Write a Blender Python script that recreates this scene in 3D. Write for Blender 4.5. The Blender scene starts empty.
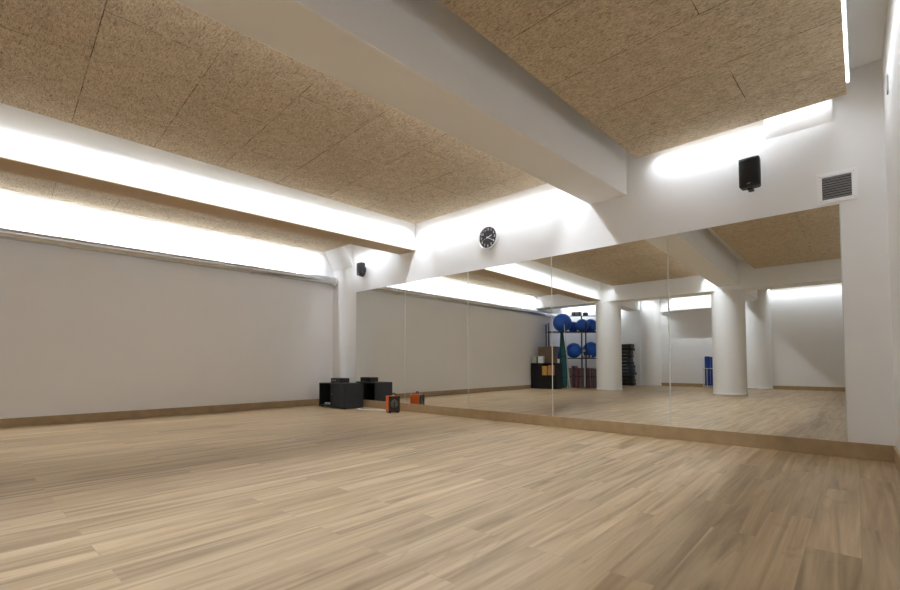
import bpy, math, random
from mathutils import Vector, Matrix
random.seed(7)
sc = bpy.context.scene
COL = sc.collection
PI = math.pi

# ------------------------------------------------------------------ helpers
class MB:
    """collects verts / faces / smooth flags, then links them as ONE mesh object"""
    def __init__(s): s.v=[]; s.f=[]; s.sm=[]
    def add(s, vs, fs, smooth=False, M=None):
        o=len(s.v)
        s.v += [tuple(M @ Vector(v)) if M is not None else tuple(v) for v in vs]
        s.f += [tuple(i+o for i in f) for f in fs]; s.sm += [smooth]*len(fs)
        return s
    def box(s, x0,x1,y0,y1,z0,z1, M=None):
        vs=[(x0,y0,z0),(x1,y0,z0),(x1,y1,z0),(x0,y1,z0),(x0,y0,z1),(x1,y0,z1),(x1,y1,z1),(x0,y1,z1)]
        return s.add(vs,[(3,2,1,0),(4,5,6,7),(0,1,5,4),(1,2,6,5),(2,3,7,6),(3,0,4,7)],False,M)
    def prism(s, poly, z0, z1, M=None):           # poly counter-clockwise in xy
        n=len(poly)
        vs=[(x,y,z0) for x,y in poly]+[(x,y,z1) for x,y in poly]
        fs=[tuple(range(n-1,-1,-1)),tuple(range(n,2*n))]+[(i,(i+1)%n,n+(i+1)%n,n+i) for i in range(n)]
        return s.add(vs,fs,False,M)
    def lathe(s, prof, n=24, M=None, caps=True):  # prof: (r,z) from bottom to top
        vs=[];fs=[]
        for r,z in prof:
            for i in range(n):
                a=2*PI*i/n; vs.append((r*math.cos(a),r*math.sin(a),z))
        for k in range(len(prof)-1):
            for i in range(n):
                j=(i+1)%n; fs.append((k*n+i,k*n+j,(k+1)*n+j,(k+1)*n+i))
        s.add(vs,fs,True,M)
        if caps:
            k=len(prof)-1
            s.add([vs[i] for i in range(n)],[tuple(range(n-1,-1,-1))],False,M)
            s.add([vs[k*n+i] for i in range(n)],[tuple(range(n))],False,M)
        return s
    def rod(s, a, b, r, n=12, r2=None):
        a=Vector(a); b=Vector(b); d=b-a
        M=Matrix.Translation(a) @ d.to_track_quat('Z','Y').to_matrix().to_4x4()
        return s.lathe([(r,0),(r if r2 is None else r2,d.length)],n,M)
    def tube(s, pts, r, n=8):
        pts=[Vector(p) for p in pts]; vs=[];fs=[]
        for i,p in enumerate(pts):
            d=(pts[min(i+1,len(pts)-1)]-pts[max(i-1,0)]).normalized()
            q=d.to_track_quat('Z','Y')
            for k in range(n):
                a=2*PI*k/n; vs.append(p+q@Vector((r*math.cos(a),r*math.sin(a),0)))
        for i in range(len(pts)-1):
            for k in range(n):
                j=(k+1)%n; fs.append((i*n+k,i*n+j,(i+1)*n+j,(i+1)*n+k))
        fs.append(tuple(range(n-1,-1,-1))); fs.append(tuple((len(pts)-1)*n+k for k in range(n)))
        return s.add(vs,fs,True)
    def build(s, name, mat, parent=None, bevel=0, seg=2):
        me=bpy.data.meshes.new(name); me.from_pydata(s.v,[],s.f)
        me.polygons.foreach_set('use_smooth',s.sm); me.update()
        if mat: me.materials.append(mat)
        o=bpy.data.objects.new(name,me); COL.objects.link(o)
        if parent is not None: o.parent=parent
        if bevel:
            b=o.modifiers.new('bevel','BEVEL'); b.width=bevel; b.segments=seg; b.limit_method='ANGLE'; b.angle_limit=math.radians(50)
        return o

def tag(o,label,cat,group=None,kind=None):
    o['label']=label; o['category']=cat
    if group: o['group']=group
    if kind: o['kind']=kind
    return o
def thing(name,label,cat,loc=(0,0,0),rotz=0,group=None):
    o=bpy.data.objects.new(name,None); COL.objects.link(o); o.empty_display_size=.1
    o.location=loc; o.rotation_euler=(0,0,rotz)
    return tag(o,label,cat,group)
def dup(root,loc,rotz,label,group=None):
    r=root.copy(); COL.objects.link(r); r.location=loc; r.rotation_euler=(0,0,rotz); r['label']=label
    if group: r['group']=group
    for ch in list(root.children):
        c=ch.copy(); COL.objects.link(c); c.parent=r
        for g in list(ch.children):
            d=g.copy(); COL.objects.link(d); d.parent=c
    return r

# ------------------------------------------------------------------ materials
def mat(name,col,rough=.5,metal=0,bump=0,bscale=60,var=0,vscale=3,emit=None,estr=0,coat=0,spec=None):
    m=bpy.data.materials.new(name); m.use_nodes=True; nt=m.node_tree; b=nt.nodes['Principled BSDF']
    b.inputs['Base Color'].default_value=(*col,1); b.inputs['Roughness'].default_value=rough; b.inputs['Metallic'].default_value=metal
    if spec is not None: b.inputs['Specular IOR Level'].default_value=spec
    if coat: b.inputs['Coat Weight'].default_value=coat
    if emit: b.inputs['Emission Color'].default_value=(*emit,1); b.inputs['Emission Strength'].default_value=estr
    if var or bump:
        tc=nt.nodes.new('ShaderNodeTexCoord')
    if var:
        n=nt.nodes.new('ShaderNodeTexNoise'); n.inputs['Scale'].default_value=vscale; n.inputs['Detail'].default_value=4
        nt.links.new(tc.outputs['Object'],n.inputs['Vector'])
        r=nt.nodes.new('ShaderNodeValToRGB')
        r.color_ramp.elements[0].position=.3; r.color_ramp.elements[1].position=.7
        r.color_ramp.elements[0].color=(*[max(0,c*(1-var)) for c in col],1); r.color_ramp.elements[1].color=(*[min(1,c*(1+var)) for c in col],1)
        nt.links.new(n.outputs['Fac'],r.inputs['Fac']); nt.links.new(r.outputs['Color'],b.inputs['Base Color'])
    if bump:
        n=nt.nodes.new('ShaderNodeTexNoise'); n.inputs['Scale'].default_value=bscale; n.inputs['Detail'].default_value=3
        nt.links.new(tc.outputs['Object'],n.inputs['Vector'])
        bp=nt.nodes.new('ShaderNodeBump'); bp.inputs['Strength'].default_value=bump; bp.inputs['Distance'].default_value=.01
        nt.links.new(n.outputs['Fac'],bp.inputs['Height']); nt.links.new(bp.outputs['Normal'],b.inputs['Normal'])
    return m

def ramp(nt,stops):
    r=nt.nodes.new('ShaderNodeValToRGB'); e=r.color_ramp.elements
    while len(e)<len(stops): e.new(.5)
    for k,(p,c) in enumerate(stops):
        e[k].position=p; e[k].color=(*c,1) if len(c)==3 else c
    return r

def wood_floor():
    m=bpy.data.materials.new('oak_planks'); m.use_nodes=True; nt=m.node_tree; N=nt.nodes; L=nt.links; b=N['Principled BSDF']
    tc=N.new('ShaderNodeTexCoord'); mp=N.new('ShaderNodeMapping'); mp.inputs['Rotation'].default_value=(0,0,math.radians(90-1.2))
    L.new(tc.outputs['Object'],mp.inputs['Vector'])
    br=N.new('ShaderNodeTexBrick'); br.offset=.37; br.offset_frequency=2
    br.inputs['Color1'].default_value=(0,0,0,1); br.inputs['Color2'].default_value=(1,1,1,1); br.inputs['Mortar'].default_value=(.5,.5,.5,1)
    br.inputs['Scale'].default_value=1; br.inputs['Mortar Size'].default_value=.0012; br.inputs['Mortar Smooth'].default_value=.3
    br.inputs['Brick Width'].default_value=1.32; br.inputs['Row Height'].default_value=.19; br.inputs['Bias'].default_value=0
    L.new(mp.outputs['Vector'],br.inputs['Vector'])
    # per plank random id shifts the grain
    sep=N.new('ShaderNodeSeparateColor'); L.new(br.outputs['Color'],sep.inputs['Color'])
    comb=N.new('ShaderNodeCombineXYZ')
    mul=N.new('ShaderNodeMath'); mul.operation='MULTIPLY'; mul.inputs[1].default_value=37.0
    L.new(sep.outputs['Red'],mul.inputs[0]); L.new(mul.outputs[0],comb.inputs['Y']); L.new(mul.outputs[0],comb.inputs['Z'])
    add=N.new('ShaderNodeVectorMath'); add.operation='ADD'; L.new(mp.outputs['Vector'],add.inputs[0]); L.new(comb.outputs['Vector'],add.inputs[1])
    def noise(sx,sy,detail,dist=0,src=add):
        mm=N.new('ShaderNodeMapping'); mm.inputs['Scale'].default_value=(sx,sy,1); L.new(src.outputs['Vector'],mm.inputs['Vector'])
        n=N.new('ShaderNodeTexNoise'); n.inputs['Scale'].default_value=1; n.inputs['Detail'].default_value=detail; n.inputs['Distortion'].default_value=dist
        L.new(mm.outputs['Vector'],n.inputs['Vector']); return n
    g1=noise(.6,11,7,1.2); g2=noise(2.2,60,5,.5); g3=noise(.5,2.2,3)
    base=ramp(nt,[(.33,FLOOR_C[0]),(.5,FLOOR_C[1]),(.66,FLOOR_C[2])]); L.new(g1.outputs['Fac'],base.inputs['Fac'])
    fine=ramp(nt,[(.3,(.80,.78,.76)),(.6,(1,1,1))]); L.new(g2.outputs['Fac'],fine.inputs['Fac'])
    mx=N.new('ShaderNodeMix'); mx.data_type='RGBA'; mx.blend_type='MULTIPLY'; mx.inputs['Factor'].default_value=.55
    L.new(base.outputs['Color'],mx.inputs['A']); L.new(fine.outputs['Color'],mx.inputs['B'])
    tint=ramp(nt,[(0,(.93,.92,.91)),(.5,(1,1,1)),(1,(1.0,.975,.94))]); L.new(sep.outputs['Red'],tint.inputs['Fac'])
    mx2=N.new('ShaderNodeMix'); mx2.data_type='RGBA'; mx2.blend_type='MULTIPLY'; mx2.inputs['Factor'].default_value=1
    L.new(mx.outputs['Result'],mx2.inputs['A']); L.new(tint.outputs['Color'],mx2.inputs['B'])
    big=ramp(nt,[(.35,(.88,.86,.83)),(.65,(1.05,1.05,1.05))]); L.new(g3.outputs['Fac'],big.inputs['Fac'])
    mx3=N.new('ShaderNodeMix'); mx3.data_type='RGBA'; mx3.blend_type='MULTIPLY'; mx3.inputs['Factor'].default_value=1
    L.new(mx2.outputs['Result'],mx3.inputs['A']); L.new(big.outputs['Color'],mx3.inputs['B'])
    g4=noise(2.4,11,4,1.5); kn=ramp(nt,[(.60,(1,1,1)),(.76,(.74,.69,.62))]); L.new(g4.outputs['Fac'],kn.inputs['Fac'])
    mx4=N.new('ShaderNodeMix'); mx4.data_type='RGBA'; mx4.blend_type='MULTIPLY'; mx4.inputs['Factor'].default_value=1
    L.new(mx3.outputs['Result'],mx4.inputs['A']); L.new(kn.outputs['Color'],mx4.inputs['B']); mx3=mx4
    seam=N.new('ShaderNodeMix'); seam.data_type='RGBA'; L.new(br.outputs['Fac'],seam.inputs['Factor'])
    L.new(mx3.outputs['Result'],seam.inputs['A']); seam.inputs['B'].default_value=(.34,.25,.16,1)
    L.new(seam.outputs['Result'],b.inputs['Base Color'])
    b.inputs['Roughness'].default_value=.36; b.inputs['Specular IOR Level'].default_value=.55
    bp=N.new('ShaderNodeBump'); bp.inputs['Strength'].default_value=.12; bp.inputs['Distance'].default_value=.004
    L.new(g2.outputs['Fac'],bp.inputs['Height']); L.new(bp.outputs['Normal'],b.inputs['Normal'])
    return m

def wood_wool(name,x_off,y_off,rot,row,bw):
    m=bpy.data.materials.new(name); m.use_nodes=True; nt=m.node_tree; N=nt.nodes; L=nt.links; b=N['Principled BSDF']
    tc=N.new('ShaderNodeTexCoord')
    mp=N.new('ShaderNodeMapping'); mp.inputs['Location'].default_value=(x_off,y_off,0); mp.inputs['Rotation'].default_value=(0,0,rot); L.new(tc.outputs['Object'],mp.inputs['Vector'])
    # slightly wobbly joints
    wn=N.new('ShaderNodeTexNoise'); wn.inputs['Scale'].default_value=25; wn.inputs['Detail'].default_value=3; L.new(tc.outputs['Object'],wn.inputs['Vector'])
    ws=N.new('ShaderNodeVectorMath'); ws.operation='SCALE'; ws.inputs['Scale'].default_value=.012; L.new(wn.outputs['Color'],ws.inputs[0])
    wa=N.new('ShaderNodeVectorMath'); wa.operation='ADD'; L.new(mp.outputs['Vector'],wa.inputs[0]); L.new(ws.outputs['Vector'],wa.inputs[1])
    br=N.new('ShaderNodeTexBrick'); br.offset=.5; br.offset_frequency=2
    br.inputs['Color1'].default_value=(0,0,0,1); br.inputs['Color2'].default_value=(1,1,1,1)
    br.inputs['Scale'].default_value=1; br.inputs['Mortar Size'].default_value=.0042; br.inputs['Mortar Smooth'].default_value=.5
    br.inputs['Brick Width'].default_value=bw; br.inputs['Row Height'].default_value=row
    L.new(wa.outputs['Vector'],br.inputs['Vector'])
    def fib(rot,sx,sy,dist):
        mm=N.new('ShaderNodeMapping'); mm.inputs['Rotation'].default_value=(0,0,rot); mm.inputs['Scale'].default_value=(sx,sy,1)
        L.new(tc.outputs['Object'],mm.inputs['Vector'])
        n=N.new('ShaderNodeTexNoise'); n.inputs['Scale'].default_value=1; n.inputs['Detail'].default_value=3; n.inputs['Distortion'].default_value=dist
        L.new(mm.outputs['Vector'],n.inputs['Vector']); return n
    a=fib(.5,26,88,1.3); c=fib(2.2,28,92,1.3); d=fib(0,9,9,0)
    mn=N.new('ShaderNodeMath'); mn.operation='MINIMUM'; L.new(a.outputs['Fac'],mn.inputs[0]); L.new(c.outputs['Fac'],mn.inputs[1])
    r=ramp(nt,[(.24,WOOL_C[0]),(.38,WOOL_C[1]),(.54,WOOL_C[2])]); L.new(mn.outputs[0],r.inputs['Fac'])
    v=ramp(nt,[(.35,(.88,.87,.86)),(.65,(1,1,1))]); L.new(d.outputs['Fac'],v.inputs['Fac'])
    mx=N.new('ShaderNodeMix'); mx.data_type='RGBA'; mx.blend_type='MULTIPLY'; mx.inputs['Factor'].default_value=1
    L.new(r.outputs['Color'],mx.inputs['A']); L.new(v.outputs['Color'],mx.inputs['B'])
    tint=ramp(nt,[(0,(.93,.92,.91)),(1,(1,1,1))]); L.new(br.outputs['Color'],tint.inputs['Fac'])
    mx2=N.new('ShaderNodeMix'); mx2.data_type='RGBA'; mx2.blend_type='MULTIPLY'; mx2.inputs['Factor'].default_value=1
    L.new(mx.outputs['Result'],mx2.inputs['A']); L.new(tint.outputs['Color'],mx2.inputs['B'])
    # joints fade in and out
    jn=N.new('ShaderNodeTexNoise'); jn.inputs['Scale'].default_value=6; L.new(tc.outputs['Object'],jn.inputs['Vector'])
    jr=ramp(nt,[(.38,(.15,.15,.15)),(.60,(.9,.9,.9))]); L.new(jn.outputs['Fac'],jr.inputs['Fac'])
    jm=N.new('ShaderNodeMath'); jm.operation='MULTIPLY'; L.new(br.outputs['Fac'],jm.inputs[0]); L.new(jr.outputs['Color'],jm.inputs[1])
    seam=N.new('ShaderNodeMix'); seam.data_type='RGBA'; L.new(jm.outputs[0],seam.inputs['Factor'])
    L.new(mx2.outputs['Result'],seam.inputs['A']); seam.inputs['B'].default_value=(.06,.04,.025,1)
    L.new(seam.outputs['Result'],b.inputs['Base Color'])
    b.inputs['Roughness'].default_value=.95; b.inputs['Specular IOR Level'].default_value=.1
    bp=N.new('ShaderNodeBump'); bp.inputs['Strength'].default_value=.6; bp.inputs['Distance'].default_value=.01
    L.new(mn.outputs[0],bp.inputs['Height']); L.new(bp.outputs['Normal'],b.inputs['Normal'])
    return m

FLOOR_C=[(.325,.225,.120),(.485,.357,.208),(.595,.455,.285)]
WOOL_C=[(.13,.095,.05),(.50,.40,.265),(.72,.61,.46)]
LED_C=(.91,.985,1.085); LED_S=14.0; LED_W=10.2     # tape glow, lamp watts per metre

LED_SPREAD=122; LED_TILT=math.radians(15)
white=mat('white_plaster',(.86,.86,.855),.75,bump=.05,bscale=90,var=.012,vscale=2)
white_wall=mat('wall_paint',(.885,.885,.89),.7,bump=.04,bscale=120,var=.012,vscale=1.5)
floor_m=wood_floor()
skirt=mat('oak_baseboard',(.40,.285,.155),.5,var=.10,vscale=9)
wool=[wood_wool('wood_wool_side',-1.14,.145,.02,.695,4.0),wood_wool('wood_wool_middle',.99,.26,.046,.69,1.36)]
led=mat('led_tape',(1,1,1),.5,emit=LED_C,estr=LED_S)
alu=mat('white_aluminium',(.72,.72,.71),.4)
black=mat('black_plastic',(.012,.012,.013),.45)
charcoal=mat('charcoal_laminate',(.017,.020,.024),.55,var=.08,vscale=8)
grille=mat('speaker_grille',(.010,.010,.010),.6,bump=.4,bscale=400)
steel=mat('galvanised_steel',(.66,.67,.68),.20,1,var=.06,vscale=12)
chrome=mat('chrome',(.75,.75,.75),.2,1)
mirror_m=mat('mirror_glass',(.83,.845,.82),.0,1)
edge_m=mat('mirror_edge',(.62,.64,.61),.3)

# ------------------------------------------------------------------ camera
f_px,shift_px=455.011,52.3147
pitch,roll,yaw,ch=.03596,-.001617,-.748444,.833724
fw=Vector((math.sin(yaw)*math.cos(pitch),math.cos(yaw)*math.cos(pitch),math.sin(pitch)))
r0=Vector((math.cos(yaw),-math.sin(yaw),0)); u0=r0.cross(fw)
r1=r0*math.cos(roll)+u0*math.sin(roll); u1=-r0*math.sin(roll)+u0*math.cos(roll)
cd=bpy.data.cameras.new('camera'); cam=bpy.data.objects.new('camera',cd); COL.objects.link(cam)
cd.sensor_fit='HORIZONTAL'; cd.sensor_width=36; cd.lens=f_px/900*36; cd.shift_y=shift_px/900; cd.clip_start=.02
M3=Matrix((r1,u1,-fw)).transposed()
cam.matrix_world=Matrix.Translation((0,0,ch)) @ M3.to_4x4()
sc.camera=cam

# ------------------------------------------------------------------ setting
D=5.3628                       # mirror wall plane
H=3.46                         # structural slab
YB=-7.0                        # rear wall
def XL(y): return -8.3639+.0159*(y-D)
def XR(y): return .125+.025*(D-y)
B=.04604
def XB(x0,y): return x0+B*(y-D)
def struct(o,label,cat): return tag(o,label,cat,kind='structure')

struct(MB().prism([(-8.8,YB-.2),(.8,YB-.2),(.8,D+.2),(-8.8,D+.2)],-.1,0).build('floor',floor_m),'light oak plank floor running through the whole studio','floor')
struct(MB().prism([(-8.8,YB-.2),(.8,YB-.2),(.8,D+.2),(-8.8,D+.2)],H,H+.15).build('ceiling',white),'white plastered slab above the hanging ceiling boards','ceiling')
struct(MB().box(-8.8,.8,D,D+.2,0,H).build('wall_front',white),'white wall behind the row of tall mirrors','wall')
struct(MB().prism([(XL(YB)-.25,YB),(XL(YB),YB),(XL(D),D),(XL(D)-.25,D)],0,H).build('wall_left',white_wall),'long bare wall under the metal duct','wall')
struct(MB().prism([(XR(YB),YB),(XR(YB)+.25,YB),(XR(D)+.25,D),(XR(D),D)],0,H).build('wall_right',white),'white side wall next to the ventilation grille','wall')
struct(MB().box(-8.8,.8,YB-.2,YB,0,H).build('wall_back',white_wall),'far rear wall seen only in the mirrors','wall')
YP=-4.9
struct(MB().box(XL(YP)+.005,-6.45,YP-.15,YP,0,H).build('wall_rear',white_wall),'white wall stub behind the ball rack, seen in the mirror','wall')
# baseboards
struct(MB().box(XL(D)+.03,XR(D)-.016,D-.016,D-.0005,0.0005,.1385).build('baseboard_front',skirt,bevel=.003),'oak baseboard running under the mirrors','baseboard')
struct(MB().prism([(XL(YP)+.0005,YP+.005),(XL(YP)+.0165,YP+.005),(XL(D)+.0165,D-.017),(XL(D)+.0005,D-.017)],.0005,.117).build('baseboard_left',skirt,bevel=.003),'oak baseboard along the wall with the duct','baseboard')
struct(MB().prism([(XR(YB)-.0165,YB+.02),(XR(YB)-.0005,YB+.02),(XR(D)-.0005,D-.001),(XR(D)-.0165,D-.001)],.0005,.138).build('baseboard_right',skirt,bevel=.003),'oak baseboard at the foot of the white side wall','baseboard')
struct(MB().box(-6.4,XR(YB)-.03,YB+.0005,YB+.016,.0005,.12).build('baseboard_back',skirt,bevel=.003),'oak baseboard along the rear wall in the mirror','baseboard')

# beams
def beam(xr,xl,z,y0,y1,label):
    o=MB().prism([(XB(xl,y0),y0),(XB(xr,y0),y0),(XB(xr,y1),y1),(XB(xl,y1),y1)],z,H-.0005).build('ceiling_beam',white,bevel=.006)
    return struct(o,label,'beam')
CB0,CB1,CBZ=-2.85,-3.42,2.745
beam(-2.0952,-2.5609,2.8368,CB0,D-.0005,'wide white beam crossing overhead nearest the wall loudspeaker by the grille')
b2=beam(-5.80,-6.2196,2.8112,CB0,D-.0005,'white beam farther left with a tan underside, between the clock and the duct')
tan=mat('tan_soffit',(.54,.41,.26),.7,var=.03,vscale=2)  # tan tone for the thin panel under the farther beam only
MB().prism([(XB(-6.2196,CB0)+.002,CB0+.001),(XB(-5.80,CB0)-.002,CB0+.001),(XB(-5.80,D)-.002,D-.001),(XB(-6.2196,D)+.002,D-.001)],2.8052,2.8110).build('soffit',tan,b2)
beam(-2.0952,-2.5609,2.8368,-6.55,CB1,'short rear stretch of beam behind the nearer round column')
beam(-5.80,-6.2196,2.8112,-6.6,CB1,'short rear stretch of beam behind the farther round column')
struct(MB().prism([(XL(CB1)+.003,CB1),(XR(CB1)-.003,CB1),(XR(CB0)-.003,CB0),(XL(CB0)+.003,CB0)],CBZ,H-.0005).build('ceiling_beam',white,bevel=.006),'cross beam over the round columns, seen in the mirror','beam')
struct(MB().prism([(-5.80,YB+.0005),(-3.15,YB+.0005),(-3.15,-6.62),(-5.22,-6.62)],2.72,H-.0005).build('ceiling_beam',white,bevel=.004),'boxed beam with a slanted end along the rear wall','beam')

# round columns
def column(x,y,r,top,label):
    t=thing('column',label,'column',(x,y,0)); t['kind']='structure'
    MB().lathe([(r,.0005),(r,top)],64).build('shaft',white,t)
    MB().lathe([(r+.0005,.0005),(r+.012,.001),(r+.012,.055),(r+.0005,.065)],64,caps=False).build('base_ring',white,t)
    return t
column(-6.09,-3.20,.378,CBZ-.001,'thick round column in front of the ball rack, in the mirror')
column(-2.785,-3.16,.385,CBZ-.001,'thick round column beside the blue foam rollers, in the mirror')
column(-6.13,-6.98,.37,H-.001,'round column half sunk in the rear wall beside the dark stack')
column(-2.73,-6.98,.37,H-.001,'round column half sunk in the rear wall, behind the nearer column')

# sloping haunches on the mirror wall, in the left corner and above the grille
def haunch(x0,x1,zb,yt,zt,label,n):
    vs=[(x0,D-.0005,zb),(x0,D-.0005,H-.001),(x0,yt,H-.001),(x0,yt,zt),(x1,D-.0005,zb),(x1,D-.0005,H-.001),(x1,yt,H-.001),(x1,yt,zt)]
    o=MB().add(vs,[(0,1,2,3),(7,6,5,4),(0,3,7,4),(3,2,6,7),(0,4,5,1),(1,5,6,2)]).build('trim_%d'%n,white)
    return struct(o,label,'haunch')
haunch(XL(D)+.003,-7.65,2.79,5.10,3.25,'sloping white haunch in the corner above the duct end',1)
haunch(-.725,-.2095,3.036,5.305,3.215,'small sloping white haunch above the ventilation grille',2)

# ------------------------------------------------------------------ hanging acoustic ceiling
def raft(poly,z,mt,leds,label,grp=None):
    """poly CCW; leds: list of (edge index, t0, t1) -> tape along that edge, facing down inside a slim white profile"""
    r=MB().prism(poly,z,z+.05).build('acoustic_ceiling_board',mt); tag(r,label,'ceiling board',grp)
    n=len(poly)
    for e,t0,t1,*pw in leds:
        a=Vector((*poly[e],0)); b=Vector((*poly[(e+1)%n],0)); d=(b-a).normalized(); o=Vector((d.y,-d.x,0))
        p=a+(b-a)*t0; q=a+(b-a)*t1
        def strip(o0,o1,z0,z1):
            A=p+o*o0;Bq=q+o*o0;Cq=q+o*o1;Dq=p+o*o1
            return MB().prism([(A.x,A.y),(Dq.x,Dq.y),(Cq.x,Cq.y),(Bq.x,Bq.y)],z0,z1)
        pr=strip(.0008,.024,z+.040,z+.050).build('led_profile',alu,r)
        strip(.003,.017,z+.0355,z+.0395).build('led_tape',led,pr)
        ln=(q-p).length
        la=bpy.data.lights.new('led_strip_lamp','AREA'); la.shape='RECTANGLE'; la.size=ln; la.size_y=.014
        la.energy=LED_W*ln*(pw[0] if pw else 1); la.color=LED_C; la.spread=math.radians(LED_SPREAD)
        lo=bpy.data.objects.new('led_strip_lamp',la); COL.objects.link(lo)
        c=(p+q)/2+o*.011; aim=(o*math.sin(LED_TILT)+Vector((0,0,-math.cos(LED_TILT)))).normalized()
        zz=-aim; yy=zz.cross(d)
        lo.matrix_world=Matrix.Translation((c.x,c.y,z+.0335))@Matrix((d,yy,zz)).transposed().to_4x4()
        lo.parent=r
    return r
Z1=3.19; Z3=3.13
yb=-2.72
def q(x0,x1,y0,y1,s0=0,s1=0): return [(x0+s0*(y0-5),y0),(x1+s1*(y0-5),y0),(x1+s1*(y1-5),y1),(x0+s0*(y1-5),y1)]
# edges: 0 rear, 1 right, 2 front, 3 left
raft(q(-1.94,-.105,yb,5.235,.022,-.012),Z1,wool[0],[(1,.0,.982,.22),(2,.055,.335,.09),(2,.345,.90,.34)],'wood-wool ceiling board field nearest the right wall, lit strip along its right edge')
raft(q(-5.605,-2.815,yb,5.165,.0195,.058),Z1,wool[1],[(1,.0,.99,1.0),(2,0,1,.36),(3,0,1,.68)],'wide wood-wool ceiling board field between the two long white beams')
raft(q(-8.21,-6.42,yb,5.035,.0159,B),Z3,wool[1],[(2,0,.66,.42),(3,0,1,.72)],'wood-wool ceiling board field at far left, above the metal duct')
raft(q(-2.45,.05,-6.80,-3.55,.04,-.012),Z1,wool[0],[(0,0,1,.35)],'rear wood-wool ceiling board field behind the cross beam, nearest the right wall')
raft(q(-5.95,-2.98,-6.42,-3.55,.04,.04),Z1,wool[1],[(0,0,1,.6),(1,0,1,.8),(3,0,1,.8)],'rear wood-wool ceiling board field between the short beams')
raft(q(-8.28,-6.75,-6.82,-5.12,.0159,.04),Z3,wool[1],[(0,0,1)],'rear wood-wool ceiling board field over the dark stack of step platforms')
raft(q(-8.24,-6.75,-4.72,-3.55,.0159,.04),Z3,wool[1],[(0,0,1)],'rear wood-wool ceiling board field above the ball rack')

# ------------------------------------------------------------------ mirrors
PW=1.47; XM=-.1797
names=['rightmost of the five tall mirror panels, at the grille','second mirror panel from the right, reflecting the nearer round column','middle mirror panel, reflecting blue balls and a round column','second mirror panel from the left, beneath the wall clock','leftmost of the five mirror panels, behind the black rack cabinet']
for k in range(5):
    x1=XM-PW*k-.002; x0=XM-PW*(k+1)+.002
    p=MB().box(x0,x1,D-.0065,D-.0005,.1392,2.2668).build('mirror_panel',mirror_m); tag(p,names[k],'mirror',group='tall wall mirrors')
    MB().box(x0-.0019,x0+.0045,D-.0067,D-.0006,.1394,2.2666).build('polished_edge',edge_m,p)
    MB().box(x1-.0045,x1+.0019,D-.0067,D-.0006,.1394,2.2666).build('polished_edge',edge_m,p)

# ------------------------------------------------------------------ metal duct on the left wall
t=thing('ventilation_duct','long galvanised spiral duct running along the left wall','duct',(0,0,0))
def ductpt(y,dx=.095): return Vector((XL(y)+dx,y,2.572))
mb=MB(); a=ductpt(-4.6); b=ductpt(D-.001); Ld=(b-a).length; prof=[]
z=0; Rr=.083
while z<Ld-.12:
    prof += [(Rr,z),(Rr+.0006,z+.09)]; z+=.12
prof.append((Rr,Ld))
mb.lathe(prof,28,Matrix.Translation(a)@(b-a).to_track_quat('Z','Y').to_matrix().to_4x4()); mb.build('duct_tube',steel,t)
for y in (-1.6,1.05,3.62):
    c=ductpt(y); d=(b-a).normalized()
    MB().rod(c-d*.03,c+d*.03,Rr+.009,28).build('duct_collar',steel,t)
    MB().box(-.008,.10,-.012,.012,-.012,.012,Matrix.Translation((XL(y)+.0005,y,2.572))).build('duct_bracket',steel,t)
MB().rod(ductpt(D-.035),ductpt(D-.0015),Rr+.012,28).build('duct_collar',white,t)

# ------------------------------------------------------------------ clock
t=thing('wall_clock','round black-faced wall clock with white numerals high above the mirrors','clock',(-4.178,D-.0008,2.722))
RC=.176
M=Matrix.Rotation(PI/2,4,'X')          # lathe axis -> -Y
silver=mat('brushed_silver_rim',(.80,.80,.80),.35,.6)
face=mat('black_clock_face',(.015,.015,.017),.5); wht=mat('white_marking',(.85,.85,.85),.5)
MB().lathe([(RC-.01,0),(RC,.006),(RC,.032),(RC-.004,.038),(RC-.014,.038),(RC-.016,.028)],64,M,caps=False).build('rim',silver,t)
MB().lathe([(RC-.0165,.0005),(RC-.0165,.026)],64,M).build('dial',face,t)
mk=MB()
for i in range(60):
    a=2*PI*i/60; L0=RC-.030 if i%5==0 else RC-.026
    w=.0022 if i%5==0 else .0012
    mk.box(-w,w,-.0275,-.0262,L0,RC-.019,Matrix.Rotation(a,4,'Y'))
mk.build('minute_marks',wht,t)
for h,dg,dx in [(h,c,((k-(len(str(h))-1)/2)*.028)) for h in range(1,13) for k,c in enumerate(str(h))]:
    cu=bpy.data.curves.new('numeral','FONT'); cu.body=dg; cu.size=.050; cu.align_x='CENTER'; cu.align_y='CENTER'; cu.extrude=.0006
    tmp=bpy.data.objects.new('numeral',cu); COL.objects.link(tmp)
    bpy.context.view_layer.update()
    me=bpy.data.meshes.new_from_object(tmp.evaluated_get(bpy.context.evaluated_depsgraph_get()))
    bpy.data.objects.remove(tmp); me.materials.clear(); me.materials.append(wht)
    o=bpy.data.objects.new('numeral',me); COL.objects.link(o); o.parent=t
    a=2*PI*h/12; rr=RC-.053
    o.location=(rr*math.sin(a)+dx,-.0272,rr*math.cos(a)); o.rotation_euler=(PI/2,0,0)
def hand(name,ang,L0,L1,w,yy):
    R=Matrix.Rotation(math.radians(ang),4,'Y')
    MB().add([(-w,yy,-L0),(w,yy,-L0),(w*.6,yy,L1),(-w*.6,yy,L1),(-w,yy-.0015,-L0),(w,yy-.0015,-L0),(w*.6,yy-.0015,L1),(-w*.6,yy-.0015,L1)],
      [(0,3,2,1),(4,5,6,7),(0,1,5,4),(1,2,6,5),(2,3,7,6),(3,0,4,7)],False,R).build(name,wht,t)
hand('hour_hand',70,.025,.078,.0060,-.029); hand('minute_hand',119,.025,.118,.0042,-.0315)
hand('second_hand',250,.03,.12,.0014,-.034)
MB().lathe([(.008,.027),(.008,.037)],20,M).build('hub',silver,t)

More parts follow.
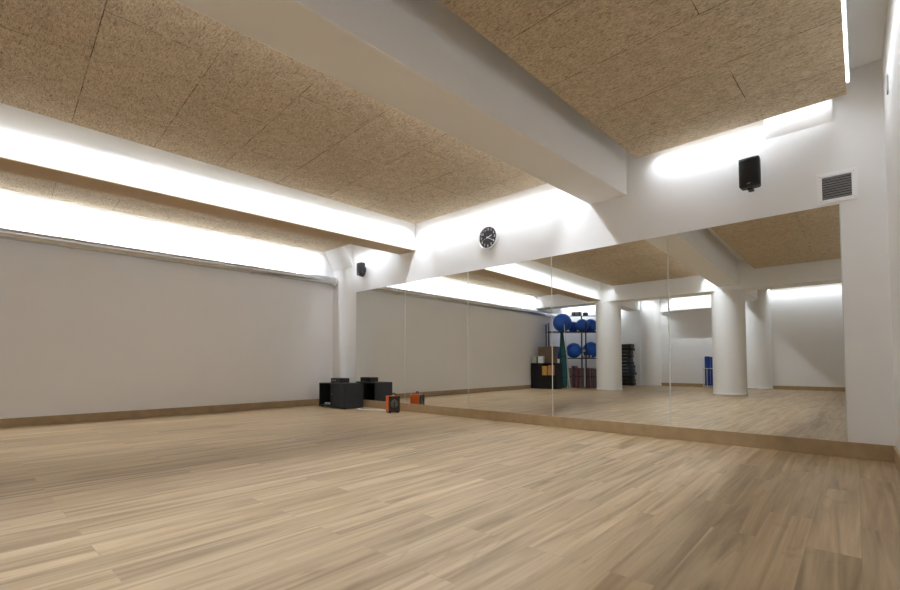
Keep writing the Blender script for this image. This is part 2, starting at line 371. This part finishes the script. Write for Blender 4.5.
# ------------------------------------------------------------------ wall loudspeakers
def loudspeaker(loc,rz,label):
    t=thing('wall_loudspeaker',label,'loudspeaker',loc,rz,'wall loudspeakers')   # origin on the wall, body towards -Y
    w,hh=.088,.143
    MB().prism([(-w*.96,-.175),(w*.96,-.175),(w,-.155),(w*.93,-.055),(-w*.93,-.055),(-w,-.155)],-hh,hh).build('cabinet',black,t,bevel=.03,seg=4)
    vs=[];fs=[];nx,nz=8,12
    for j in range(nz+1):
        for i in range(nx+1):
            u=-1+2*i/nx; v=-1+2*j/nz
            vs.append((u*w*.93,-.1752-.016*(1-u*u)*(1-.35*v*v)-.004*(1-v*v),v*hh*.955))
    for j in range(nz):
        for i in range(nx):
            a=j*(nx+1)+i; fs.append((a,a+1,a+nx+2,a+nx+1))
    g=MB().add(vs,fs,True).build('grille',grille,t)
    sd=g.modifiers.new('solid','SOLIDIFY'); sd.thickness=.004; sd.offset=0
    MB().box(-.014,.014,-.1935,-.1895,-hh*.86,-hh*.80).build('badge',chrome,t)
    br=MB().box(-.03,.03,-.008,-.0005,-.06,.06); br.box(-.016,.016,-.06,-.008,-.02,.02); br.box(-.022,.022,-.13,-.05,-hh-.02,-hh-.004); br.box(-.016,.016,-.06,-.045,-hh-.02,.0)
    br.build('bracket',black,t)
    return t
loudspeaker((-.838,D,2.700),0,'black wall loudspeaker on the right, between the small haunch and the mirrors')
ls=loudspeaker((-7.245,D,2.672),0,'black wall loudspeaker at left, near the end of the duct')
ls.scale=(.86,.86,.86)

# ------------------------------------------------------------------ ventilation grille
t=thing('ventilation_grille','square white ventilation grille with dark louvres above the last mirror','vent',(-.199,D,2.427))
fr=MB(); w=.139; iw=.102
for bx in ((-w,w,iw,w),(-w,w,-w,-iw),(-w,-iw,-iw,iw),(iw,w,-iw,iw)): fr.box(bx[0],bx[1],-.014,-.0005,bx[2],bx[3])
fr.build('frame',mat('white_enamel',(.90,.90,.91),.35),t,bevel=.003)
MB().box(-iw,iw,-.003,-.0007,-iw,iw).build('dark_opening',black,t)
lou=mat('grey_louvre',(.34,.34,.345),.45)
for i in range(9):
    zc=-iw+.011+i*(2*iw/9)
    MB().box(-iw,iw,-.009,.009,-.0012,.0012,Matrix.Translation((0,-.0095,zc))@Matrix.Rotation(math.radians(-32),4,'X')).build('slat',lou,t)
for sx in (-1,1):
    for sz in (-1,1): MB().lathe([(.005,.0141),(.004,.0165)],12,Matrix.Translation((sx*.115,0,sz*.115))@M).build('screw',chrome,t)
# switch on the right wall
y=4.75
t=thing('wall_plate','small grey plate on the right side wall','wall plate',(XR(y)-.0006,y,2.95))
MB().box(-.010,0,-.045,.045,-.06,.06).build('plate',mat('grey_plate',(.35,.35,.35),.4),t,bevel=.003)
MB().box(-.014,-.0101,-.02,.02,-.03,.03).build('rocker',white,t,bevel=.002)

# ------------------------------------------------------------------ rack cabinet with amplifier, heater, cable
t=thing('rack_cabinet','low black open-fronted equipment cabinet on the floor in the far corner','cabinet',(-7.51,5.00,0))
hw,hd,hz=.42,.2175,.468; th=.018
MB().box(-hw,-hw+th,-hd,hd,.012,hz-th).build('side_panel',charcoal,t,bevel=.002)
MB().box(hw-th,hw,-hd,hd,.012,hz-th).build('side_panel',charcoal,t,bevel=.002)
MB().box(-hw,hw,-hd,hd,hz-th,hz).build('top_panel',charcoal,t,bevel=.002)
MB().box(-hw+th,hw-th,-hd,hd,.03,.03+th).build('bottom_panel',charcoal,t)
MB().box(-.03,-.03+th,-hd+.004,hd-.03,.03+th,hz-th).build('divider',charcoal,t)
MB().box(-hw+th,-.03,hd-.02,hd-.008,.03+th,hz-th).build('back_panel',black,t)
MB().box(-.03+th,hw-th,-hd+.01,-hd+.028,.03+th,hz-th).build('door',charcoal,t)
for sx in (-1,1):
    for sy in (-1,1): MB().rod((sx*(hw-.05),sy*(hd-.05),.0005),(sx*(hw-.05),sy*(hd-.05),.03),.018).build('foot',black,t)
MB().lathe([(.006,0),(.012,.012),(.011,.018)],16,Matrix.Translation((.03,-hd+.01,.27))@M).build('knob',chrome,t)
t=thing('power_strip','pale flat box lying in the open bay of the low black cabinet','power strip',(-7.75,4.90,.0485))
MB().box(-.12,.12,-.03,.03,0,.035).build('case',mat('pale_grey_plastic',(.6,.6,.6),.4),t,bevel=.005)
MB().box(-.02,.02,-.034,-.0302,.01,.02).build('switch',black,t)
t=thing('amplifier','small black amplifier on top of the low black cabinet','amplifier',(-7.55,5.01,hz))
MB().box(-.165,.165,-.10,.10,.010,.092).build('case',black,t,bevel=.004)
MB().box(-.162,.162,-.1045,-.1003,.014,.088).build('front_panel',charcoal,t,bevel=.002)
for i in range(3): MB().lathe([(.014,0),(.012,.014)],18,Matrix.Translation((-.10+i*.06,-.1046,.05))@M).build('knob',chrome,t)
for sx in (-1,1):
    for sy in (-1,1): MB().rod((sx*.14,sy*.08,.0),(sx*.14,sy*.08,.011),.012).build('foot',black,t)

orange=mat('orange_enamel',(.72,.14,.018),.4,coat=.3); guard=mat('black_grille_steel',(.014,.013,.012),.4,.3)
ang=math.atan2(.184,.078)   # along the front face
# local: +X to the right along the front, front towards -Y
t=thing('fan_heater','small orange box heater with a black front standing on the floor','heater',(-5.958+(-.1)*math.sin(ang),5.031+.1*math.cos(ang),0),ang)
hw,hd,hh=.10,.10,.285
body=MB(); body.box(-hw,hw,-hd+.012,hd,.018,hh)
b_=body.build('housing',orange,t,bevel=.012,seg=3)
fr=MB()
for bx in ((-hw,hw,hh-.03,hh-.002),(-hw,hw,.02,.05),(-hw,-hw+.014,.05,hh-.03),(hw-.014,hw,.05,hh-.03)): fr.box(bx[0]+.002,bx[1]-.002,-hd,-hd+.0118,bx[2],bx[3])
fr.build('front_frame',guard,t,bevel=.003)
MB().box(-hw+.016,hw-.016,-hd+.007,-hd+.0116,.052,hh-.032).build('recess',black,t)
for i in range(9):
    zc=.065+i*.0225
    MB().rod((-hw+.015,-hd+.004,zc),(hw-.015,-hd+.004,zc),.0022,8).build('guard_wire',guard,t)
el=MB(); R0=.048
for rr in (.022,.040,.056):
    el.tube([(rr*math.cos(a),-hd+.0075,.155+rr*1.25*math.sin(a)) for a in [2*PI*k/24 for k in range(25)]],.0030,8)
el.build('heating_coil',chrome,t)
h=MB().tube([(-.045,0,hh-.002),(-.045,0,hh+.030),(-.035,0,hh+.042),(.035,0,hh+.042),(.045,0,hh+.030),(.045,0,hh-.002)],.009,10); h.build('handle',black,t)
for sx in (-1,1): MB().box(sx*.07-.015,sx*.07+.015,-hd+.015,hd-.005,.0005,.0185).build('foot',black,t)
kn=MB().lathe([(.013,hh),(.012,hh+.014)],16,Matrix.Translation((.07,.04,0))); kn.build('dial_knob',black,t)
pts=[]
P=[(-7.05,5.10,.006),(-6.96,5.0,.006),(-6.85,4.97,.006),(-6.7,5.02,.006),(-6.58,5.12,.006),(-6.42,5.19,.006),(-6.28,5.18,.006),(-6.21,5.15,.02),(-6.156,5.113,.06)]
for i in range(len(P)-1):
    for k in range(6):
        s=k/6; p0=Vector(P[max(i-1,0)]);p1=Vector(P[i]);p2=Vector(P[i+1]);p3=Vector(P[min(i+2,len(P)-1)])
        pts.append(.5*((2*p1)+(p2-p0)*s+(2*p0-5*p1+4*p2-p3)*s*s+(3*p1-p0-3*p2+p3)*s**3))
pts.append(Vector(P[-1]))
tag(MB().tube(pts,.008,8).build('power_cable',mat('pale_cable',(.80,.79,.76),.5)),'pale power cable curling on the floor between cabinet and heater','cable')

# ------------------------------------------------------------------ ball rack and its goods (seen in the mirrors)
U=Vector((.771,-.637,0)).normalized(); V=Vector((-.637,-.771,0)).normalized(); P0=Vector((-8.05,-2.95,0))
RZ=math.atan2(U.y,U.x)       # local x = along rack ; local -y = into depth
def W(u,d,z=0): return P0+U*u+V*d+Vector((0,0,z))
dark=mat('dark_grey_steel',(.045,.045,.05),.4,.6)
t=thing('ball_rack','tall dark steel rack with two shelves of blue balls, in the mirror','rack',tuple(P0),RZ)
RL,RD=1.75,.60
for u in (-.03,1.21,RL):
    for d in (.0,RD):
        top=2.50 if (d==RD and u>0) else 2.22
        MB().box(u-.02,u+.02,-d-.02,-d+.02,.0005,top).build('post',dark,t)
for z in (1.02,1.925):
    s=MB(); s.box(-.03,RL,-RD+.0,-.0,z-.02,z+.0); s.box(-.03,RL,-.035,.021,z-.032,z+.004)
    s.build('shelf',dark,t,bevel=.003)
MB().box(.80,RL+.02,-RD-.055,-RD+.045,2.50,2.515).build('top_rail',dark,t)
ballm=mat('blue_vinyl',(.012,.115,.58),.35,coat=.2)
def ball(u,d,zs,r,label):
    prof=[]; n=48
    for i in range(n+1):
        a=-PI/2+PI*i/n
        rib=1-.012*(1 if (i%4==0 and 6<i<42) else 0)
        prof.append((max(.002,r*math.cos(a)*rib),r+r*math.sin(a)*(.985 if a<0 else 1)-r*.015*(1 if a>=0 else math.cos(a))))
    zmin=min(p[1] for p in prof); prof=[(a,b-zmin) for a,b in prof]
    t=thing('exercise_ball',label,'exercise ball',tuple(W(u,d,zs+.0045)),random.uniform(0,6),'blue exercise balls on the rack')
    MB().lathe(prof,40).build('shell',ballm,t)
    MB().lathe([(.012,r-.004),(.009,r+.004)],12,Matrix.Translation((0,0,r-.015))@Matrix.Rotation(PI/2.5,4,'Y')).build('valve_plug',black,t)
for a in ((.48,.27,1.925,.32,'largest blue exercise ball, left on the top shelf of the rack'),
          (.905,.54,1.925,.19,'blue ball mostly hidden behind the largest one on the top shelf'),
          (1.14,.20,1.925,.22,'small blue ball third from left on the top shelf'),
          (1.50,.52,1.925,.235,'blue ball at the right end of the top shelf beside the column'),
          (.35,.27,1.02,.20,'blue ball half behind the teal roll on the lower shelf'),
          (.86,.27,1.02,.265,'blue ball in the middle of the lower shelf, right of the white pole'),
          (1.45,.30,1.02,.28,'blue ball at the right end of the lower shelf beside the column')): ball(*a)
# things on and around the rack
greyroll=mat('pale_grey_foam',(.42,.42,.40),.7)
t=thing('rolled_mat','pale grey rolled mat lying on top of the ball rack','mat',tuple(W(.88,.60,2.5155)),RZ)
MB().rod((0,0,.07),(.33,0,.07),.07,20).build('roll',greyroll,t)
for x in (.07,.24): MB().rod((x,0,.07),(x+.02,0,.07),.073,20).build('strap',dark,t)
t=thing('tool_box','small dark box at the right end of the rack top','box',tuple(W(1.35,.60,2.5155)),RZ)
MB().box(-.08,.08,-.05,.05,0,.11).build('body',mat('dark_olive',(.06,.055,.04),.6),t,bevel=.006)
MB().tube([(-.03,0,.109),(-.03,0,.13),(.03,0,.13),(.03,0,.109)],.006,8).build('handle',black,t)
palegrey=mat('pale_rubber',(.5,.5,.48),.5)
def dumbbell(u,d,label):
    t=thing('dumbbell',label,'dumbbell',tuple(W(u,d,1.0245)),.4)
    MB().lathe([(.012,.0),(.05,.004),(.052,.07),(.045,.078)],20).build('weight',palegrey,t)
    MB().lathe([(.018,.077),(.016,.14),(.018,.203)],16).build('grip',black,t)
    MB().lathe([(.045,.202),(.052,.21),(.05,.276),(.012,.28)],20).build('weight',palegrey,t)
dumbbell(1.155,.035,'pale dumbbell standing on end between two balls on the lower shelf')
t=thing('dumbbell','pale dumbbell lying on the lower shelf, right of the upright one','dumbbell',tuple(W(1.235,.055,1.0245)),RZ)
for x0,x1,r,mm,nm in ((0,.06,.045,palegrey,'weight'),(.059,.121,.015,black,'grip'),(.12,.18,.045,palegrey,'weight')): MB().rod((x0,0,.045),(x1,0,.045),r,18).build(nm,mm,t)
matc=[mat('mauve_mat',(.17,.10,.12),.7),mat('brown_mat',(.18,.115,.10),.7),mat('plum_mat',(.14,.055,.07),.7)]
def rolled(u,d,r,hgt,mm,label,lean=0):
    t=thing('exercise_mat',label,'mat',tuple(W(u,d,.0005)),RZ,'rolled mats standing under the rack')
    prof=[(r,0),(r,hgt)]
    vs=MB().lathe(prof,28); vs.build('roll',mm,t)
    pts=[]
    for k in range(60):
        a=k*.42; rr=r*.12+r*.84*k/59
        pts.append((rr*math.cos(a),rr*math.sin(a),hgt+.0005))
    MB().tube(pts,.0022,5).build('spiral_end',black,t)
    MB().lathe([(r+.003,hgt*.55),(r+.003,hgt*.55+.025)],28,caps=False).build('strap',black,t)
for a in ((.72,.14,.068,.68,matc[1],'brown rolled mat at the left of the row under the rack'),
          (.885,.26,.105,.75,matc[0],'thickest rolled mat, mauve, standing under the rack'),
          (.90,.075,.066,.68,matc[2],'plum rolled mat in front of the thickest roll'),
          (1.045,.12,.066,.68,matc[1],'brown rolled mat just right of the thickest roll'),
          (1.135,.30,.068,.68,matc[0],'mauve rolled mat behind the middle rack post'),
          (1.31,.14,.066,.68,matc[2],'plum rolled mat right of the middle rack post'),
          (1.46,.15,.068,.67,matc[0],'mauve rolled mat second from the right end of the row'),
          (1.60,.14,.066,.65,matc[1],'brown rolled mat at the right end beside the column')): rolled(*a)
# teal roll leaning on the shelf, white pole beside it
teal=mat('teal_fabric',(.008,.085,.085),.7,bump=.2,bscale=40)
a=W(.43,-.27,.001); b=W(.385,-.13,1.90)
t=thing('fabric_roll','tall teal fabric roll leaning against the ball rack','fabric roll',tuple(a))
d=b-a; Mq=d.to_track_quat('Z','Y').to_matrix().to_4x4(); Ld=d.length
MB().lathe([(.07,.02),(.10,.10),(.12,.5),(.115,1.0),(.085,1.5),(.05,Ld)],20,Mq).build('cover',teal,t)
for zz,rr in ((.35,.116),(1.05,.117)): MB().lathe([(rr,zz),(rr,zz+.03)],20,Mq,caps=False).build('strap',black,t)
a=W(.615,-.26,.001); b=W(.475,-.080,2.15)
t=thing('wooden_pole','thin white pole leaning on the ball rack beside the teal roll','pole',tuple(a))
d=b-a; Mq=d.to_track_quat('Z','Y').to_matrix().to_4x4()
MB().lathe([(.014,.03),(.014,d.length)],14,Mq).build('shaft',mat('pale_wood',(.62,.60,.54),.5),t)
MB().lathe([(.017,.006),(.017,.04)],14,Mq).build('rubber_tip',palegrey,t)

# cabinet at the left wall with boxes
t=thing('storage_cabinet','black shelf cabinet against the wall, left of the ball rack in the mirror','cabinet',(-8.0,-2.62,0))
bl=mat('black_laminate',(.005,.005,.006),.5)
hw,hd,hz=.465,.205,.85
MB().box(-hw,-hw+.02,-hd,hd,.02,hz-.02).build('side_panel',bl,t); MB().box(hw-.02,hw,-hd,hd,.02,hz-.02).build('side_panel',bl,t)
MB().box(-hw,hw,-hd,hd,hz-.02,hz).build('top_panel',bl,t,bevel=.003)
MB().box(-hw,hw,-hd+.01,hd-.01,.0005,.02).build('plinth',bl,t)
MB().box(-hw+.02,hw-.02,-hd,-hd+.01,.02,hz-.02).build('back_panel',bl,t)
MB().box(-.06,-.04,-hd+.01,hd-.002,.02,hz-.02).build('divider',bl,t)
MB().box(-.04,hw-.02,-hd+.01,hd-.005,.43,.45).build('shelf',bl,t)
dr=MB().box(-hw+.022,-.062,hd-.018,hd,.022,hz-.022).build('door',bl,t,bevel=.002)
MB().rod((-.10,hd+.001,.40),(-.10,hd+.001,.52),.006,10).build('handle',dark,dr)
MB().box(-.038,hw-.022,hd-.018,hd,.022,.428).build('door',bl,t,bevel=.002)
yel=mat('yellow_card',(.50,.27,.055),.6); ora=mat('ochre_card',(.48,.22,.07),.6)
def carton(x,y,z,w,dp,hgt,mm,label,name='storage_box'):
    t=thing(name,label,'box',(x,y,z))
    MB().box(-w/2,w/2,-dp/2,dp/2,0,hgt*.80).build('box_body',mm,t,bevel=.004)
    MB().box(-w/2-.004,w/2+.004,-dp/2-.004,dp/2+.004,hgt*.80,hgt).build('lid',mm,t,bevel=.004)
    return t
carton(-7.945,-2.52,.4505,.17,.22,.30,yel,'narrow yellow box on the black cabinet shelf')
carton(-7.70,-2.52,.4505,.22,.22,.33,ora,'wider ochre box on the black cabinet shelf')
t=thing('gift_box','small white box with a teal band on the black cabinet','box',(-8.22,-2.485,.8505))
MB().box(-.21,.21,-.06,.06,0,.22).build('box_body',mat('white_card',(.68,.72,.74),.6),t,bevel=.004)
MB().box(-.035,.035,-.0615,.0615,.0005,.2215).build('band',mat('teal_band',(.04,.20,.24),.5),t)
t=thing('wicker_basket','brown woven basket on the black cabinet behind the white box','basket',(-7.97,-2.69,.8505))
wick=mat('brown_wicker',(.17,.11,.07),.8,bump=.8,bscale=45,var=.25,vscale=30)
bk=MB(); nlev=12
for k in range(nlev):
    z0=.53*k/nlev; z1=.53*(k+1)/nlev; e=.006 if k%2 else 0; g0=.28+.035*z0/.53
    bk.box(-g0-e,g0+e,-.11-e,.11+e,z0,z1)
bk.build('weave',wick,t)
MB().box(-.325,.325,-.125,.125,.53,.548).build('rim',wick,t,bevel=.006)

# stack of dark step platforms behind the farther column
sm=[mat('step_black',(.016,.016,.018),.5),mat('step_charcoal',(.035,.036,.038),.5),mat('step_blue_grey',(.030,.055,.075),.5)]
pad=mat('step_pad',(.05,.05,.052),.8)
pos=['lowest','second from the bottom','third from the bottom','fourth from the bottom','fifth from the bottom','sixth, about the middle','seventh from the bottom','fifth from the top','fourth from the top','third from the top','second from the top','topmost']
for k in range(12):
    ox=random.uniform(-.04,.04)-(.05 if k>4 else 0); z=.0005+k*.130
    mm=sm[2] if k in (3,4,5) else sm[k%2]
    t=thing('step_platform','dark step platform in the stack behind the column, '+pos[k],'step platform',(-6.86+ox,-6.45,z),random.uniform(-.06,.06),'stacked step platforms')
    MB().prism([(-.30,-.18),(.30,-.18),(.335,-.12),(.335,.12),(.30,.18),(-.30,.18),(-.335,.12),(-.335,-.12)],.010,.115).build('deck',mm,t,bevel=.008)
    MB().prism([(-.28,-.16),(.28,-.16),(.31,-.11),(.31,.11),(.28,.16),(-.28,.16),(-.31,.11),(-.31,-.11)],.1152,.1285).build('top_pad',pad,t)
    for sx in (-1,1): MB().box(sx*.24-.06,sx*.24+.06,-.15,.15,0,.0105).build('foot_block',mm,t)

# blue foam rollers in a white wire stand, beside the nearer column
bluef=mat('blue_foam',(.008,.05,.30),.7)
t=thing('roller_stand','white wire stand holding blue foam rollers by the rear wall','stand',(-3.93,-6.5,0))
wire=mat('white_wire',(.75,.75,.75),.4)
for z in (.07,.66):
    w_,d_=.28,.11
    MB().tube([(-w_,-d_,z),(w_,-d_,z),(w_,d_,z),(-w_,d_,z),(-w_,-d_,z)],.010,8).build('rail',wire,t)
for sx in (-.28,-.165,.165,.28):
    for sy in (-.11,.11): MB().rod((sx,sy,.0005),(sx,sy,.665),.009,8).build('upright',wire,t)
MB().box(-.275,.275,-.105,.105,.060,.066).build('floor_plate',wire,t)
for i,(dx,h_,lab) in enumerate(((-.175,1.0,'blue foam roller at the open left end of the white stand'),(-.01,.98,'blue foam roller standing in the middle of the white stand'),(.155,1.0,'blue foam roller at the end of the white stand nearest the column'))):
    t=thing('foam_roller',lab,'foam roller',(-3.93+dx,-6.5,.0665),0,'blue foam rollers in the stand')
    MB().lathe([(.076,0),(.078,.01),(.078,h_-.01),(.076,h_)],28).build('foam',bluef,t)
    MB().lathe([(.03,h_+.0002),(.03,h_+.002)],20).build('core',black,t)

# ------------------------------------------------------------------ world and colour
w=bpy.data.worlds.new('world'); sc.world=w; w.use_nodes=True
w.node_tree.nodes['Background'].inputs['Color'].default_value=(.02,.02,.02,1)
vs_=sc.view_settings
sc.display_settings.display_device='sRGB'
vs_.view_transform='Standard'; vs_.look='None'; vs_.gamma=1; vs_.exposure=0; vs_.use_curve_mapping=False
cy=sc.cycles
cy.max_bounces=16; cy.diffuse_bounces=10; cy.glossy_bounces=6
cy.sample_clamp_indirect=10
